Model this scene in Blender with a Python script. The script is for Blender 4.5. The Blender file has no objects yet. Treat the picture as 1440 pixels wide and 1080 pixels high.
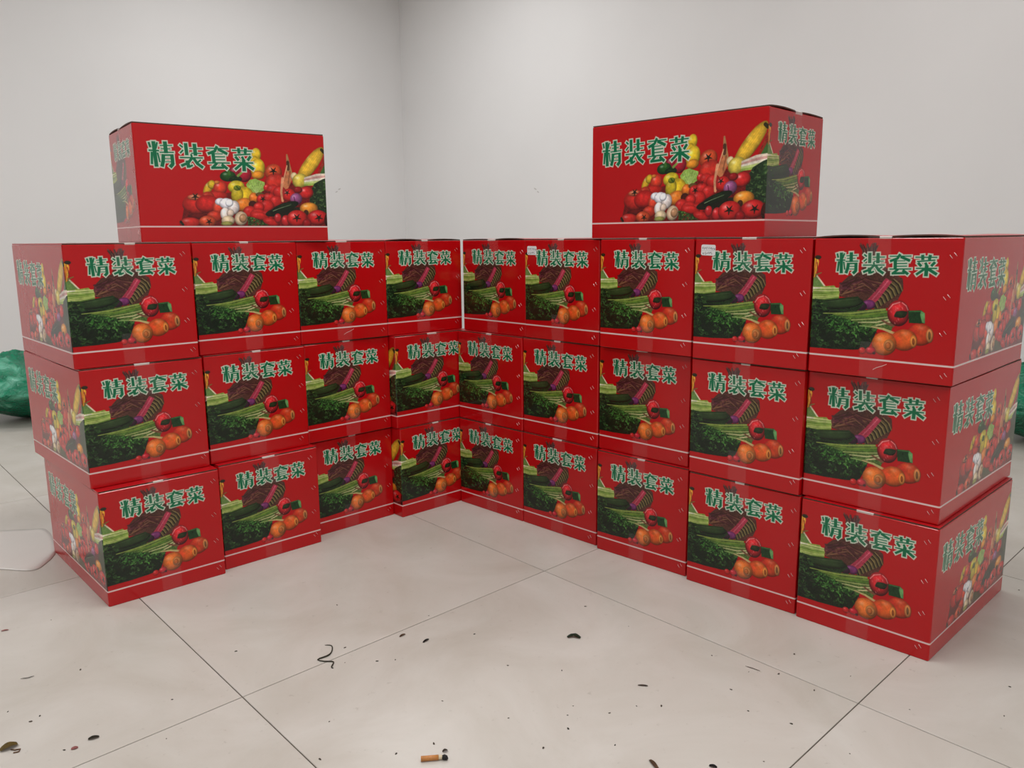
import bpy, bmesh, math, random
import numpy as np
from mathutils import Vector, Matrix

random.seed(4)
SC = bpy.context.scene
COL = SC.collection
PI = math.pi
S = 1.0753                                   # metres per unit of the survey below (floor tile = 0.80 m)
H, W, L = 0.25 * S, 0.2554 * S, 0.4316 * S    # carton height, end width, length
GAP = 0.00369 * S                             # flap thickness between two rows

# ------------------------------------------------------------------ camera
CAM_H = 0.8208
cam = bpy.data.cameras.new('camera')
cam.sensor_width = 36.0
cam.lens = 1141.68 * 36.0 / 1440.0
cam.clip_start = 0.02
cam_o = bpy.data.objects.new('camera', cam)
COL.objects.link(cam_o)
cam_o.matrix_world = (Matrix.Translation((0, 0, CAM_H)) @ Matrix.Rotation(PI / 2 - 0.17796, 4, 'X')
                      @ Matrix.Rotation(-0.00889, 4, 'Z'))
SC.camera = cam_o

# ------------------------------------------------------------------ world, exposure
wd = bpy.data.worlds.new('world')
SC.world = wd
wd.use_nodes = True
wd.node_tree.nodes['Background'].inputs[0].default_value = (0.9, 0.95, 1.0, 1)
wd.node_tree.nodes['Background'].inputs[1].default_value = 0.05
SC.view_settings.view_transform = 'Standard'
SC.view_settings.look = 'None'
SC.view_settings.gamma = 1.0
SC.view_settings.use_curve_mapping = False
SC.view_settings.exposure = -0.38

# ------------------------------------------------------------------ main ceiling lamp, others added to brighten the walls (the fittings are built below)
CEIL = 3.0
DB = Vector((math.cos(math.radians(44.15)), math.sin(math.radians(44.15)), 0))     # one tile direction, along the left wall
DA = Vector((math.cos(math.radians(-48.1)), math.sin(math.radians(-48.1)), 0))     # the other, along the right wall
CORNER = Vector((-0.896, 7.08, 0))
RLEN = 9.2
LAMP_AT = [  # metres from the corner along the left wall, along the right wall, power
    (3.0, 4.6, 35.0, 'above the cartons'), (1.6, 1.6, 38.0, 'added to brighten the room corner behind the cartons'), (1.4, 4.4, 9.0, 'added near the right wall, behind the right wing'),
    (3.0, 7.2, 40.0, 'added as fill right of the camera'), (5.3, 1.6, 44.0, 'added far left to brighten the left wall'), (5.5, 4.5, 30.0, 'added left of the camera'),
    (5.5, 7.1, 30.0, 'added behind the camera'),
]
LAMPS = []
for u_, v_, pw, where in LAMP_AT:
    c_ = CORNER - DB * u_ + DA * v_
    LAMPS.append((c_.x, c_.y, pw))
LAMP_ROT = math.radians(44.15)
for lx, ly, pw in LAMPS:
    ld = bpy.data.lights.new('ceiling_light', 'AREA')
    ld.shape = 'RECTANGLE'
    ld.size, ld.size_y = 1.16, 0.56
    ld.energy = pw
    ld.color = (0.965, 0.988, 1.0)
    lo = bpy.data.objects.new('ceiling_light', ld)
    lo.location = (lx, ly, CEIL - 0.062)
    lo.rotation_euler = (0, 0, LAMP_ROT)
    COL.objects.link(lo)


# ------------------------------------------------------------------ helpers
def tag(o, label=None, cat=None, group=None, kind=None):
    if label: o['label'] = label
    if cat: o['category'] = cat
    if group: o['group'] = group
    if kind: o['kind'] = kind
    return o


def link(name, me, mats=(), parent=None, loc=None, rotz=None):
    o = bpy.data.objects.new(name, me)
    COL.objects.link(o)
    if me is not None and mats and not me.materials:
        for m in (mats if isinstance(mats, (list, tuple)) else [mats]):
            me.materials.append(m)
    if parent: o.parent = parent
    if loc is not None: o.location = loc
    if rotz is not None: o.rotation_euler = (0, 0, rotz)
    return o


def mesh_of(name, bm, smooth=False):
    me = bpy.data.meshes.new(name)
    bmesh.ops.recalc_face_normals(bm, faces=bm.faces)
    bm.to_mesh(me)
    bm.free()
    if smooth:
        me.polygons.foreach_set('use_smooth', [True] * len(me.polygons))
    return me


def add_box(bm, x0, x1, y0, y1, z0, z1, mat=0):
    r = bmesh.ops.create_cube(bm, size=1)
    for v in r['verts']:
        v.co = Vector(((x0 + x1) / 2 + v.co.x * (x1 - x0), (y0 + y1) / 2 + v.co.y * (y1 - y0), (z0 + z1) / 2 + v.co.z * (z1 - z0)))
    fs = {f for v in r['verts'] for f in v.link_faces}
    for f in fs: f.material_index = mat
    return r['verts']


def tube(bm, pts, radii, seg=8, cap=True):
    pts = [Vector(p) for p in pts]
    rings = []
    for i, p in enumerate(pts):
        d = (pts[min(i + 1, len(pts) - 1)] - pts[max(i - 1, 0)]).normalized()
        up = Vector((0, 0, 1)) if abs(d.z) < 0.9 else Vector((1, 0, 0))
        a = d.cross(up).normalized(); b = d.cross(a).normalized()
        r = radii[i] if isinstance(radii, (list, tuple)) else radii
        rings.append([bm.verts.new(p + a * r * math.cos(2 * PI * k / seg) + b * r * math.sin(2 * PI * k / seg)) for k in range(seg)])
    for i in range(len(rings) - 1):
        for k in range(seg):
            bm.faces.new((rings[i][k], rings[i][(k + 1) % seg], rings[i + 1][(k + 1) % seg], rings[i + 1][k]))
    if cap:
        bm.faces.new(rings[0]); bm.faces.new(rings[-1])


# ------------------------------------------------------------------ materials
class NT:
    def __init__(s, name):
        s.m = bpy.data.materials.new(name); s.m.use_nodes = True
        s.t = s.m.node_tree; s.p = s.t.nodes['Principled BSDF']
    def n(s, typ, **kw):
        nd = s.t.nodes.new(typ)
        for k, v in kw.items(): setattr(nd, k, v)
        return nd
    def l(s, a, b): s.t.links.new(a, b)
    def set(s, **kw):
        for k, v in kw.items():
            k = k.replace('_', ' ')
            i = next(x for x in s.p.inputs if x.name.lower() == k.lower())
            i.default_value = (*v, 1) if isinstance(v, tuple) and len(v) == 3 else v
        return s


def lin(r, g, b):
    f = lambda c: (c / 255 / 12.92) if c / 255 <= 0.04045 else ((c / 255 + 0.055) / 1.055) ** 2.4
    return (f(r), f(g), f(b))


def simple(name, rgb, rough=0.5, noise=None, **kw):
    t = NT(name); c = lin(*rgb)
    t.set(Base_Color=c, Roughness=rough, **kw)
    if noise:
        sc, amt = noise
        tc = t.n('ShaderNodeTexCoord'); nz = t.n('ShaderNodeTexNoise'); rp = t.n('ShaderNodeValToRGB')
        nz.inputs['Scale'].default_value = sc; nz.inputs['Detail'].default_value = 5
        t.l(tc.outputs['Object'], nz.inputs['Vector'])
        rp.color_ramp.elements[0].position = 0.3; rp.color_ramp.elements[1].position = 0.7
        rp.color_ramp.elements[0].color = (*[max(0, x * (1 - amt)) for x in c], 1)
        rp.color_ramp.elements[1].color = (*[min(1, x * (1 + amt)) for x in c], 1)
        t.l(nz.outputs['Fac'], rp.inputs['Fac']); t.l(rp.outputs['Color'], t.p.inputs['Base Color'])
    return t.m


def wall_mat():
    t = NT('white_wall_paint').set(Roughness=0.75)
    tc = t.n('ShaderNodeTexCoord')
    nz = t.n('ShaderNodeTexNoise'); nz.inputs['Scale'].default_value = 0.9; nz.inputs['Detail'].default_value = 3
    t.l(tc.outputs['Object'], nz.inputs['Vector'])
    rp = t.n('ShaderNodeValToRGB')
    rp.color_ramp.elements[0].position = 0.3; rp.color_ramp.elements[0].color = (*lin(222, 220, 219), 1)
    rp.color_ramp.elements[1].position = 0.7; rp.color_ramp.elements[1].color = (*lin(228, 226, 225), 1)
    t.l(nz.outputs['Fac'], rp.inputs['Fac']); t.l(rp.outputs['Color'], t.p.inputs['Base Color'])
    n2 = t.n('ShaderNodeTexNoise'); n2.inputs['Scale'].default_value = 260; n2.inputs['Detail'].default_value = 2
    t.l(tc.outputs['Object'], n2.inputs['Vector'])
    b = t.n('ShaderNodeBump'); b.inputs['Strength'].default_value = 0.06; b.inputs['Distance'].default_value = 0.002
    t.l(n2.outputs['Fac'], b.inputs['Height']); t.l(b.outputs['Normal'], t.p.inputs['Normal'])
    return t.m


def tile_mat():
    t = NT('polished_cream_tile').set(Roughness=0.2)
    geo = t.n('ShaderNodeNewGeometry'); oi = t.n('ShaderNodeObjectInfo')
    ad = t.n('ShaderNodeVectorMath', operation='ADD')
    sc = t.n('ShaderNodeVectorMath', operation='SCALE'); sc.inputs['Scale'].default_value = 9.0
    cb = t.n('ShaderNodeCombineXYZ'); t.l(oi.outputs['Random'], cb.inputs[0]); t.l(oi.outputs['Random'], cb.inputs[2])
    t.l(cb.outputs[0], sc.inputs[0])
    t.l(geo.outputs['Position'], ad.inputs[0]); t.l(sc.outputs[0], ad.inputs[1])
    nz = t.n('ShaderNodeTexNoise'); nz.inputs['Scale'].default_value = 3.4; nz.inputs['Detail'].default_value = 7; nz.inputs['Roughness'].default_value = 0.62
    nz.inputs['Distortion'].default_value = 0.8
    t.l(ad.outputs[0], nz.inputs['Vector'])
    rp = t.n('ShaderNodeValToRGB')
    e = rp.color_ramp.elements
    e[0].position = 0.28; e[0].color = (*lin(181, 173, 163), 1)
    e[1].position = 0.72; e[1].color = (*lin(200, 194, 187), 1)
    t.l(nz.outputs['Fac'], rp.inputs['Fac'])
    # dirt: fine specks and dull scuffs
    n2 = t.n('ShaderNodeTexNoise'); n2.inputs['Scale'].default_value = 48; n2.inputs['Detail'].default_value = 6; n2.inputs['Roughness'].default_value = 0.7
    t.l(geo.outputs['Position'], n2.inputs['Vector'])
    r2 = t.n('ShaderNodeValToRGB'); r2.color_ramp.elements[0].position = 0.62; r2.color_ramp.elements[1].position = 0.78
    t.l(n2.outputs['Fac'], r2.inputs['Fac'])
    n3 = t.n('ShaderNodeTexNoise'); n3.inputs['Scale'].default_value = 2.1; n3.inputs['Detail'].default_value = 3
    t.l(geo.outputs['Position'], n3.inputs['Vector'])
    mu = t.n('ShaderNodeMath', operation='MULTIPLY'); t.l(r2.outputs['Color'], mu.inputs[0]); t.l(n3.outputs['Fac'], mu.inputs[1])
    mx = t.n('ShaderNodeMix', data_type='RGBA'); mx.inputs['B'].default_value = (*lin(120, 108, 95), 1)
    t.l(mu.outputs[0], mx.inputs['Factor']); t.l(rp.outputs['Color'], mx.inputs['A'])
    t.l(mx.outputs['Result'], t.p.inputs['Base Color'])
    ma = t.n('ShaderNodeMapRange'); ma.inputs['To Min'].default_value = 0.30; ma.inputs['To Max'].default_value = 0.42
    t.l(n3.outputs['Fac'], ma.inputs['Value']); t.l(ma.outputs[0], t.p.inputs['Roughness'])
    return t.m


# ------------------------------------------------------------------ the carton print (painted here, flat print on the card)
PXH = 520                                        # print pixels per carton height
PXL, PXW = round(L / H * PXH), round(W / H * PXH)
ART = np.empty((PXH, PXL + PXW, 3), np.float32)
RED = np.array((180, 9, 15), np.float32)
ART[:] = RED
rng = np.random.default_rng(7)


def homog(src, dst):
    A = []; b = []
    for (x, y), (u, v) in zip(src, dst):
        A += [[x, y, 1, 0, 0, 0, -u * x, -u * y], [0, 0, 0, x, y, 1, -v * x, -v * y]]; b += [u, v]
    return np.append(np.linalg.solve(np.array(A, float), np.array(b, float)), 1).reshape(3, 3)


def hp(M, p):
    q = M @ np.array((p[0], p[1], 1.0)); return q[:2] / q[2]


class Brush:
    """Paints in sketch coordinates that are mapped on one panel of the print."""
    def __init__(s, src, x0, w, stripe=True):
        s.M = homog(src, [(x0, 0), (x0 + w, 0), (x0 + w, PXH), (x0, PXH)])
        s.x0, s.x1 = x0, x0 + w
        s.ymax = int(0.858 * PXH)
    def win(s, x0, x1, y0, y1, pad=3):
        a = max(s.x0, int(x0 - pad)); b = min(s.x1, int(x1 + pad)); c = max(0, int(y0 - pad)); d = min(s.ymax, int(y1 + pad))
        if b <= a or d <= c: return None
        yy, xx = np.mgrid[c:d, a:b]
        return (slice(c, d), slice(a, b)), xx + 0.5, yy + 0.5
    def jac(s, p):
        o = hp(s.M, p); return o, hp(s.M, (p[0] + 1, p[1])) - o, hp(s.M, (p[0], p[1] + 1)) - o
    def put(s, sl, mask, col):
        m = mask[..., None]
        ART[sl] = ART[sl] * (1 - m) + col * m
    def blob(s, x, y, rx, ry, col, rot=0.0, hi=0.55, dark=0.55, soft=1.4, hp_=(-0.35, -0.4), rough=0.0):
        o, ex, ey = s.jac((x, y))
        J = np.stack([ex, ey], 1); Ji = np.linalg.inv(J)
        R = max(rx, ry) * max(np.linalg.norm(ex), np.linalg.norm(ey)) * 1.3
        w = s.win(o[0] - R, o[0] + R, o[1] - R, o[1] + R)
        if w is None: return
        sl, xx, yy = w
        dx = xx - o[0]; dy = yy - o[1]
        lx = Ji[0, 0] * dx + Ji[0, 1] * dy; ly = Ji[1, 0] * dx + Ji[1, 1] * dy
        c, sn = math.cos(rot), math.sin(rot)
        u = (lx * c + ly * sn) / rx; v = (-lx * sn + ly * c) / ry
        if rough:
            u = u + rough * np.sin(3.1 * v + 5 * u); v = v + rough * np.sin(4.3 * u + x)
        d = np.sqrt(u * u + v * v)
        px = max(1e-6, min(rx, ry) * np.linalg.norm(ex))
        mask = np.clip((1 - d) * px / soft, 0, 1)
        lu, lv = lx / rx, ly / ry
        sh = 1.08 - dark * np.clip(d, 0, 1) ** 3 - 0.22 * np.clip(lv, -1, 1) - 0.08 * np.clip(lu, -1, 1)
        colr = np.array(col, np.float32) * sh[..., None]
        h = hi * np.exp(-(((lu - hp_[0]) / 0.24) ** 2 + ((lv - hp_[1]) / 0.2) ** 2))
        colr = colr + (255 - colr) * h[..., None] * 0.8
        s.put(sl, mask, np.clip(colr, 0, 255))
    def poly(s, pts, col, jit=0, soft=1):
        P = np.array([hp(s.M, p) for p in pts])
        w = s.win(P[:, 0].min(), P[:, 0].max(), P[:, 1].min(), P[:, 1].max())
        if w is None: return
        sl, xx, yy = w
        acc = np.zeros(xx.shape, np.float32)
        for ox, oy in ((-.25, -.25), (.25, -.25), (-.25, .25), (.25, .25)):
            ins = np.zeros(xx.shape, bool)
            X, Y = xx + ox, yy + oy
            for i in range(len(P)):
                (xa, ya), (xb, yb) = P[i], P[i - 1]
                if ya == yb: continue
                ins ^= ((ya > Y) != (yb > Y)) & (X < (xb - xa) * (Y - ya) / (yb - ya) + xa)
            acc += ins * 0.25
        c = np.array(col, np.float32)
        if jit:
            n = rng.normal(0, 1, (xx.shape[0] // 3 + 2, xx.shape[1] // 3 + 2)).repeat(3, 0).repeat(3, 1)[:xx.shape[0], :xx.shape[1]]
            c = np.clip(c * (1 + jit * n[..., None]), 0, 255)
        s.put(sl, acc, c)
    def stroke(s, pts, width, col, w1=None, square=False, alpha=1.0, grow=0.0):
        P = [hp(s.M, p) for p in pts]
        k = (np.linalg.norm(s.jac(pts[0])[1]) + np.linalg.norm(s.jac(pts[0])[2])) / 2
        wa = width * k; wb = (width if w1 is None else w1) * k
        n = len(P) - 1
        for i in range(n):
            a, b = P[i], P[i + 1]
            r0 = (wa + (wb - wa) * i / n) / 2 + grow; r1 = (wa + (wb - wa) * (i + 1) / n) / 2 + grow
            R = max(r0, r1) + 1
            w = s.win(min(a[0], b[0]) - R, max(a[0], b[0]) + R, min(a[1], b[1]) - R, max(a[1], b[1]) + R)
            if w is None: continue
            sl, xx, yy = w
            d = b - a; ln = max(1e-6, np.linalg.norm(d)); d = d / ln
            t = (xx - a[0]) * d[0] + (yy - a[1]) * d[1]; q = np.abs(-(xx - a[0]) * d[1] + (yy - a[1]) * d[0])
            if square:
                e = np.abs(t - ln / 2) - ln / 2 - grow - 0.22 * r0
                dist = np.maximum(e, q - (r0 + (r1 - r0) * np.clip(t / ln, 0, 1)))
                m = np.clip(0.5 - dist, 0, 1)
            else:
                tt = np.clip(t, 0, ln)
                m = np.clip(r0 + (r1 - r0) * tt / ln - np.hypot(t - tt, q) + 0.5, 0, 1)
            s.put(sl, m * alpha, np.array(col, np.float32))


# strokes of the four characters, sketched on one line of lettering 1440 x 480
GLYPHS = [
    ([(116, 100), (130, 152)], 24), ([(168, 92), (182, 362)], 42), ([(208, 100), (190, 165)], 20), ([(110, 186), (222, 190)], 17),
    ([(143, 205), (134, 335)], 26), ([(206, 212), (224, 315)], 18),
    ([(238, 132), (374, 130)], 11), ([(246, 168), (352, 168)], 11), ([(230, 207), (388, 207)], 13), ([(296, 92), (301, 212)], 44),
    ([(268, 232), (262, 300), (244, 362)], 40), ([(364, 234), (368, 335), (336, 368)], 40), ([(262, 238), (380, 236)], 18),
    ([(285, 275), (350, 275)], 9), ([(285, 312), (350, 312)], 9),
    ([(462, 122), (494, 148)], 20), ([(462, 212), (496, 180)], 18), ([(531, 106), (536, 232)], 40),
    ([(572, 162), (718, 162)], 13), ([(632, 112), (637, 236)], 42), ([(588, 214), (706, 214)], 12),
    ([(586, 226), (592, 254)], 22), ([(456, 262), (720, 266)], 15), ([(596, 264), (545, 322), (465, 354)], 30),
    ([(536, 300), (548, 372)], 42), ([(552, 368), (594, 348)], 22), ([(615, 274), (652, 330), (712, 374)], 34), ([(694, 288), (644, 326)], 18),
    ([(778, 154), (1030, 158)], 13), ([(898, 132), (868, 186), (786, 216)], 32), ([(910, 164), (1016, 216)], 34),
    ([(846, 212), (852, 322)], 40), ([(850, 216), (962, 216)], 10), ([(850, 250), (988, 250)], 12), ([(850, 285), (988, 285)], 12),
    ([(784, 320), (1040, 322)], 15), ([(884, 325), (828, 376)], 30), ([(816, 376), (964, 374)], 28), ([(944, 338), (1006, 388)], 34),
    ([(1080, 174), (1326, 182)], 14), ([(1160, 150), (1165, 208)], 36), ([(1247, 153), (1240, 208)], 36),
    ([(1104, 229), (1306, 216)], 16), ([(1116, 248), (1152, 288)], 32), ([(1198, 248), (1216, 284)], 30), ([(1304, 243), (1268, 288)], 32),
    ([(1098, 315), (1332, 320)], 16), ([(1216, 286), (1215, 412)], 44), ([(1192, 326), (1104, 394)], 30), ([(1238, 328), (1334, 394)], 36),
]


def lettering(br, box, grow):
    """box: the place of the line of characters, as (x, y) of the sketch's corners (105,95) and (1330,405)."""
    (x0, y0), (x1, y1) = box
    m = lambda p: (x0 + (p[0] - 105) / 1225 * (x1 - x0), y0 + (p[1] - 95 - (p[0] - 105) * 0.037) / 268 * (y1 - y0))
    k = ((x1 - x0) / 1225 + (y1 - y0) / 268) / 2
    for pts, w in GLYPHS: br.stroke([m(p) for p in pts], w * k, (196, 205, 186), square=True, grow=grow)
    for pts, w in GLYPHS: br.stroke([m(p) for p in pts], w * k, (4, 104, 66), square=True)


def star(b, x, y, r, col=(25, 25, 10)):
    for k in range(5):
        a = k * 2 * PI / 5 + 0.3
        b.stroke([(x, y), (x + r * math.cos(a), y + r * math.sin(a))], r * 0.5, col, w1=r * 0.12)


def foliage(b, area, n, size, cols):
    P = np.array(area)
    x0, y0 = P.min(0); x1, y1 = P.max(0)
    k = 0
    while k < n:
        x, y = rng.uniform(x0, x1), rng.uniform(y0, y1)
        ins = False
        for i in range(len(P)):
            (xa, ya), (xb, yb) = P[i], P[i - 1]
            if (ya > y) != (yb > y) and x < (xb - xa) * (y - ya) / (yb - ya) + xa: ins = not ins
        if not ins: continue
        k += 1
        a = rng.uniform(0, 2 * PI); r = size * rng.uniform(0.5, 1.3)
        c = np.array(cols[rng.integers(len(cols))], float) * rng.uniform(0.75, 1.2)
        b.stroke([(x, y), (x + r * math.cos(a), y + r * math.sin(a) * 0.7)], r * 0.45, c, w1=r * 0.12)


# ---- long panel
B = Brush([(-345, -54.5), (1339.6, 74.5), (1388.5, 980.3), (-256.7, 995)], 0, PXL)
RD, DR, OR, YE = (205, 28, 26), (140, 14, 18), (228, 84, 24), (232, 190, 26)
B.poly([(120, 700), (200, 590), (420, 580), (520, 560), (700, 560), (820, 480), (1000, 470), (1230, 500), (1400, 620), (1400, 856), (90, 856)], (120, 16, 14), jit=0.12)
B.blob(752, 235, 46, 62, YE); B.blob(738, 300, 40, 60, (215, 170, 20), hi=0.2)
B.blob(575, 385, 60, 60, (150, 14, 40)); B.blob(655, 405, 60, 66, (165, 14, 38)); B.blob(508, 418, 72, 48, (26, 78, 22)); B.blob(575, 445, 60, 30, (16, 44, 14), hi=0.1)
B.stroke([(505, 340), (520, 400)], 16, (52, 110, 32), w1=24); B.stroke([(596, 415), (640, 378)], 22, (120, 150, 60), w1=14)
B.blob(905, 385, 76, 72, (226, 74, 30)); B.blob(925, 470, 92, 78, (214, 40, 26), hi=0.2); star(B, 905, 375, 34)
B.blob(770, 352, 64, 88, (238, 196, 26), hi=0.6); B.blob(772, 410, 58, 40, (230, 140, 26), hi=0.1)
B.stroke([(1022, 236), (1036, 330), (1052, 430)], 14, (186, 130, 76), w1=60); B.stroke([(1045, 420), (1010, 520), (984, 635)], 70, (205, 118, 70), w1=26)
B.stroke([(1030, 300), (1034, 360)], 26, (88, 52, 30)); B.stroke([(1024, 330), (990, 470), (970, 610)], 10, (232, 168, 120)); B.stroke([(1050, 380), (1035, 480)], 10, (150, 84, 50))
B.blob(1228, 322, 62, 185, (238, 186, 40), rot=0.62, hi=0.3)
for k in range(-3, 4): B.stroke([(1160 + k * 14, 420 + k * 9), (1298 + k * 13, 222 + k * 9)], 3, (205, 140, 24), alpha=0.5)
B.stroke([(1322, 196), (1342, 216)], 26, (46, 40, 14)); B.blob(1085, 420, 30, 34, (230, 205, 150), hi=0.2)
B.poly([(1290, 400), (1342, 250), (1370, 260), (1372, 420)], (150, 40, 24), jit=0.1); B.poly([(1310, 400), (1345, 330), (1375, 300), (1375, 420)], (60, 104, 44))
B.blob(1140, 462, 70, 66, (216, 190, 62), hi=0.5)
for k, c in enumerate([(226, 205, 185), (205, 150, 140), (232, 220, 200), (190, 205, 120), (150, 180, 70)]):
    B.stroke([(1180, 440 + k * 14), (1280, 412 + k * 20), (1385, 408 + k * 18)], 16, c, w1=24)
B.poly([(1390, 430), (1330, 450), (1262, 486), (1224, 560), (1222, 640), (1276, 700), (1350, 740), (1395, 745)], (30, 52, 28), jit=0.18)
foliage(B, [(1385, 450), (1262, 500), (1232, 600), (1280, 690), (1385, 730)], 90, 26, [(44, 78, 36), (22, 40, 22), (70, 100, 50)])
B.blob(335, 520, 38, 70, (230, 180, 30), rot=0.5); B.blob(365, 490, 36, 40, YE, hi=0.2); B.blob(440, 520, 62, 62, (216, 50, 26)); B.blob(410, 470, 26, 16, (222, 120, 40), hi=0.1)
B.blob(400, 590, 120, 44, (196, 30, 22), hi=0.1); B.blob(330, 600, 60, 50, (212, 52, 28), hi=0.15)
B.poly([(665, 492), (700, 450), (745, 440), (830, 472), (828, 540), (770, 578), (692, 545)], (150, 190, 76), jit=0.06)
for a in range(6): B.stroke([(760, 575), (690 + a * 26, 455 + abs(a - 2.5) * 6)], 4, (205, 222, 140), w1=2)
B.blob(582, 512, 76, 58, (232, 204, 30), hi=0.5); B.blob(636, 590, 100, 84, (236, 192, 22), hi=0.4); B.blob(590, 580, 54, 70, (218, 190, 26), hi=0.3)
B.blob(590, 520, 34, 24, (120, 140, 20), hi=0.1); B.stroke([(585, 510), (608, 535)], 14, (60, 96, 24))
B.blob(655, 668, 88, 62, (232, 120, 26), hi=0.3); B.blob(735, 610, 44, 50, (226, 110, 24), hi=0.3); B.blob(725, 665, 36, 34, (70, 20, 10), hi=0)
B.blob(790, 580, 40, 22, (96, 74, 30), hi=0); B.blob(850, 520, 32, 34, RD)
for x, y, r in [(900, 540, 54), (960, 560, 60), (810, 620, 52), (870, 610, 56), (930, 640, 60), (850, 680, 64), (780, 690, 50), (700, 730, 60), (770, 760, 70), (850, 770, 60)]:
    B.blob(x, y, r, r * 0.9, (206, 30, 26), hi=0.25)
star(B, 815, 618, 26); star(B, 870, 560, 20, (110, 20, 16))
B.blob(1040, 585, 62, 58, RD, hi=0.6); star(B, 1026, 565, 26); B.blob(1190, 566, 66, 56, (210, 30, 30), hi=0.6); B.blob(1120, 540, 40, 30, DR, hi=0.2)
B.stroke([(985, 440), (975, 560), (985, 635)], 22, (226, 150, 105), w1=18)
B.blob(1105, 620, 54, 54, (150, 74, 128), hi=0.6); B.stroke([(1085, 600), (1095, 640)], 8, (84, 24, 70))
B.blob(235, 660, 130, 92, (206, 34, 26), hi=0.0); B.blob(215, 600, 66, 26, (224, 110, 70), hi=0.4); star(B, 220, 594, 34); B.blob(330, 660, 110, 80, (198, 28, 24), hi=0.0)
B.blob(250, 765, 100, 26, (96, 14, 12), hi=0); B.blob(420, 690, 46, 60, (220, 60, 34), hi=0.3); B.blob(390, 770, 70, 52, (208, 50, 30), hi=0.2)
B.blob(175, 825, 98, 50, (204, 34, 28), hi=0.5); B.stroke([(92, 815), (112, 840)], 22, (34, 30, 14)); B.blob(330, 812, 78, 52, (222, 74, 36), hi=0.4); star(B, 342, 816, 30)
B.blob(440, 640, 48, 34, (226, 222, 232)); B.blob(490, 655, 60, 48, (232, 228, 236)); B.blob(560, 690, 52, 62, (232, 218, 214)); B.blob(520, 650, 36, 36, (236, 236, 244))
B.blob(484, 745, 44, 56, (230, 216, 208)); B.blob(530, 740, 34, 36, (214, 190, 170)); B.blob(510, 806, 60, 46, (214, 190, 150), hi=0.2); B.blob(500, 832, 56, 22, (150, 150, 70), hi=0)
B.blob(624, 788, 58, 64, (230, 196, 156), hi=0.3); B.blob(640, 785, 34, 40, (196, 140, 96), hi=0.3)
B.poly([(680, 770), (760, 780), (850, 800), (860, 850), (690, 850)], (46, 58, 24), jit=0.2)
foliage(B, [(680, 770), (760, 780), (850, 800), (860, 850), (690, 850)], 60, 22, [(70, 110, 40), (36, 60, 24), (140, 40, 30)])
B.blob(790, 765, 90, 36, (206, 30, 26), rot=0.25, hi=0.2); B.blob(890, 820, 80, 34, (200, 28, 26), rot=0.3, hi=0.2)
B.blob(925, 735, 90, 34, (34, 30, 14), rot=-0.2, hi=0); B.blob(1005, 692, 130, 40, (22, 38, 18), rot=-0.33, hi=0.0)
B.stroke([(905, 722), (960, 700), (1060, 668)], 7, (120, 140, 100), w1=3)
B.poly([(960, 740), (1100, 690), (1180, 690), (1160, 800), (980, 830)], (30, 26, 14), jit=0.15)
B.blob(1216, 700, 80, 52, (232, 140, 34)); B.blob(1192, 738, 22, 26, (60, 30, 10), hi=0)
B.blob(946, 785, 32, 44, (208, 30, 36), hi=0.6); B.blob(1015, 810, 40, 54, (204, 30, 34), hi=0.5)
B.blob(1115, 790, 92, 76, (212, 30, 28), hi=0.55); star(B, 1112, 782, 36); B.blob(1292, 782, 88, 68, (208, 28, 28), hi=0.55); star(B, 1304, 782, 34)
B.blob(1200, 830, 40, 40, (150, 16, 20), hi=0.2); B.blob(1380, 800, 30, 60, (60, 20, 12), hi=0)

# ---- end panel
E = Brush([(111, 50), (1426, 44), (1308, 1364.7), (18.8, 1227)], PXL, PXW)
q = 469.6
AM = [(526, 150), (560, 130), (640, 134), (660, 190), (720, 300), (800, 350), (880, 405), (884, 490), (835, 590), (790, 640), (720, 668), (640, 678), (520, 610), (400, 575), (320, 560), (300, 505), (345, 430), (400, 380), (500, 350), (540, 280), (520, 190)]
E.poly(AM, (84, 46, 36), jit=0.12)
for k in range(110):
    t = rng.uniform(0, 1); x0_ = 330 + 420 * t
    E.stroke([(320 + 30 * rng.uniform(), 440 + 120 * rng.uniform()), (480 + 80 * rng.uniform(), 380 + 130 * rng.uniform()), (700 + 60 * rng.uniform(), 440 + 150 * rng.uniform())], 9,
             [(110, 60, 44), (70, 26, 34), (60, 30, 22), (128, 88, 56), (96, 40, 50)][rng.integers(5)], w1=4)
for k in range(34):
    x = 500 + 170 * rng.uniform(); E.stroke([(x, 88 + 40 * rng.uniform()), (560 + 80 * rng.uniform(), 320)], 7, [(70, 34, 40), (112, 64, 52), (50, 24, 24)][rng.integers(3)])
for k in range(24):
    t = k / 23; xa, ya = 800 - 205 * t, 405 + 215 * t
    f_ = 1 - 0.5 * t
    E.stroke([(xa, ya), (xa + 50 * f_, ya + 44 * f_), (xa + 74 * f_, ya + 104 * f_)], 9, [(128, 112, 62), (30, 26, 16), (84, 74, 40)][k % 3], w1=12)
E.poly([(730, 396), (785, 428), (660, 590), (590, 650), (548, 604), (630, 520)], (176, 46, 70), jit=0.08)
E.stroke([(752, 420), (610, 585)], 10, (226, 110, 130), alpha=0.6)
E.blob(575, 632, 62, 44, (116, 40, 100), hi=0.2); E.blob(510, 650, 50, 40, (56, 24, 46), hi=0)
E.poly([(10, 430), (40, 280), (80, 222), (128, 218), (142, 250), (128, 310), (104, 380), (60, 440)], (232, 168, 40), jit=0.05)
E.stroke([(118, 240), (88, 380)], 10, (200, 90, 24)); E.blob(134, 214, 30, 19, (40, 36, 18), hi=0); E.stroke([(124, 260), (128, 360), (104, 400)], 9, (140, 40, 24)); E.stroke([(110, 370), (160, 350)], 14, (130, 120, 50), w1=8)
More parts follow.
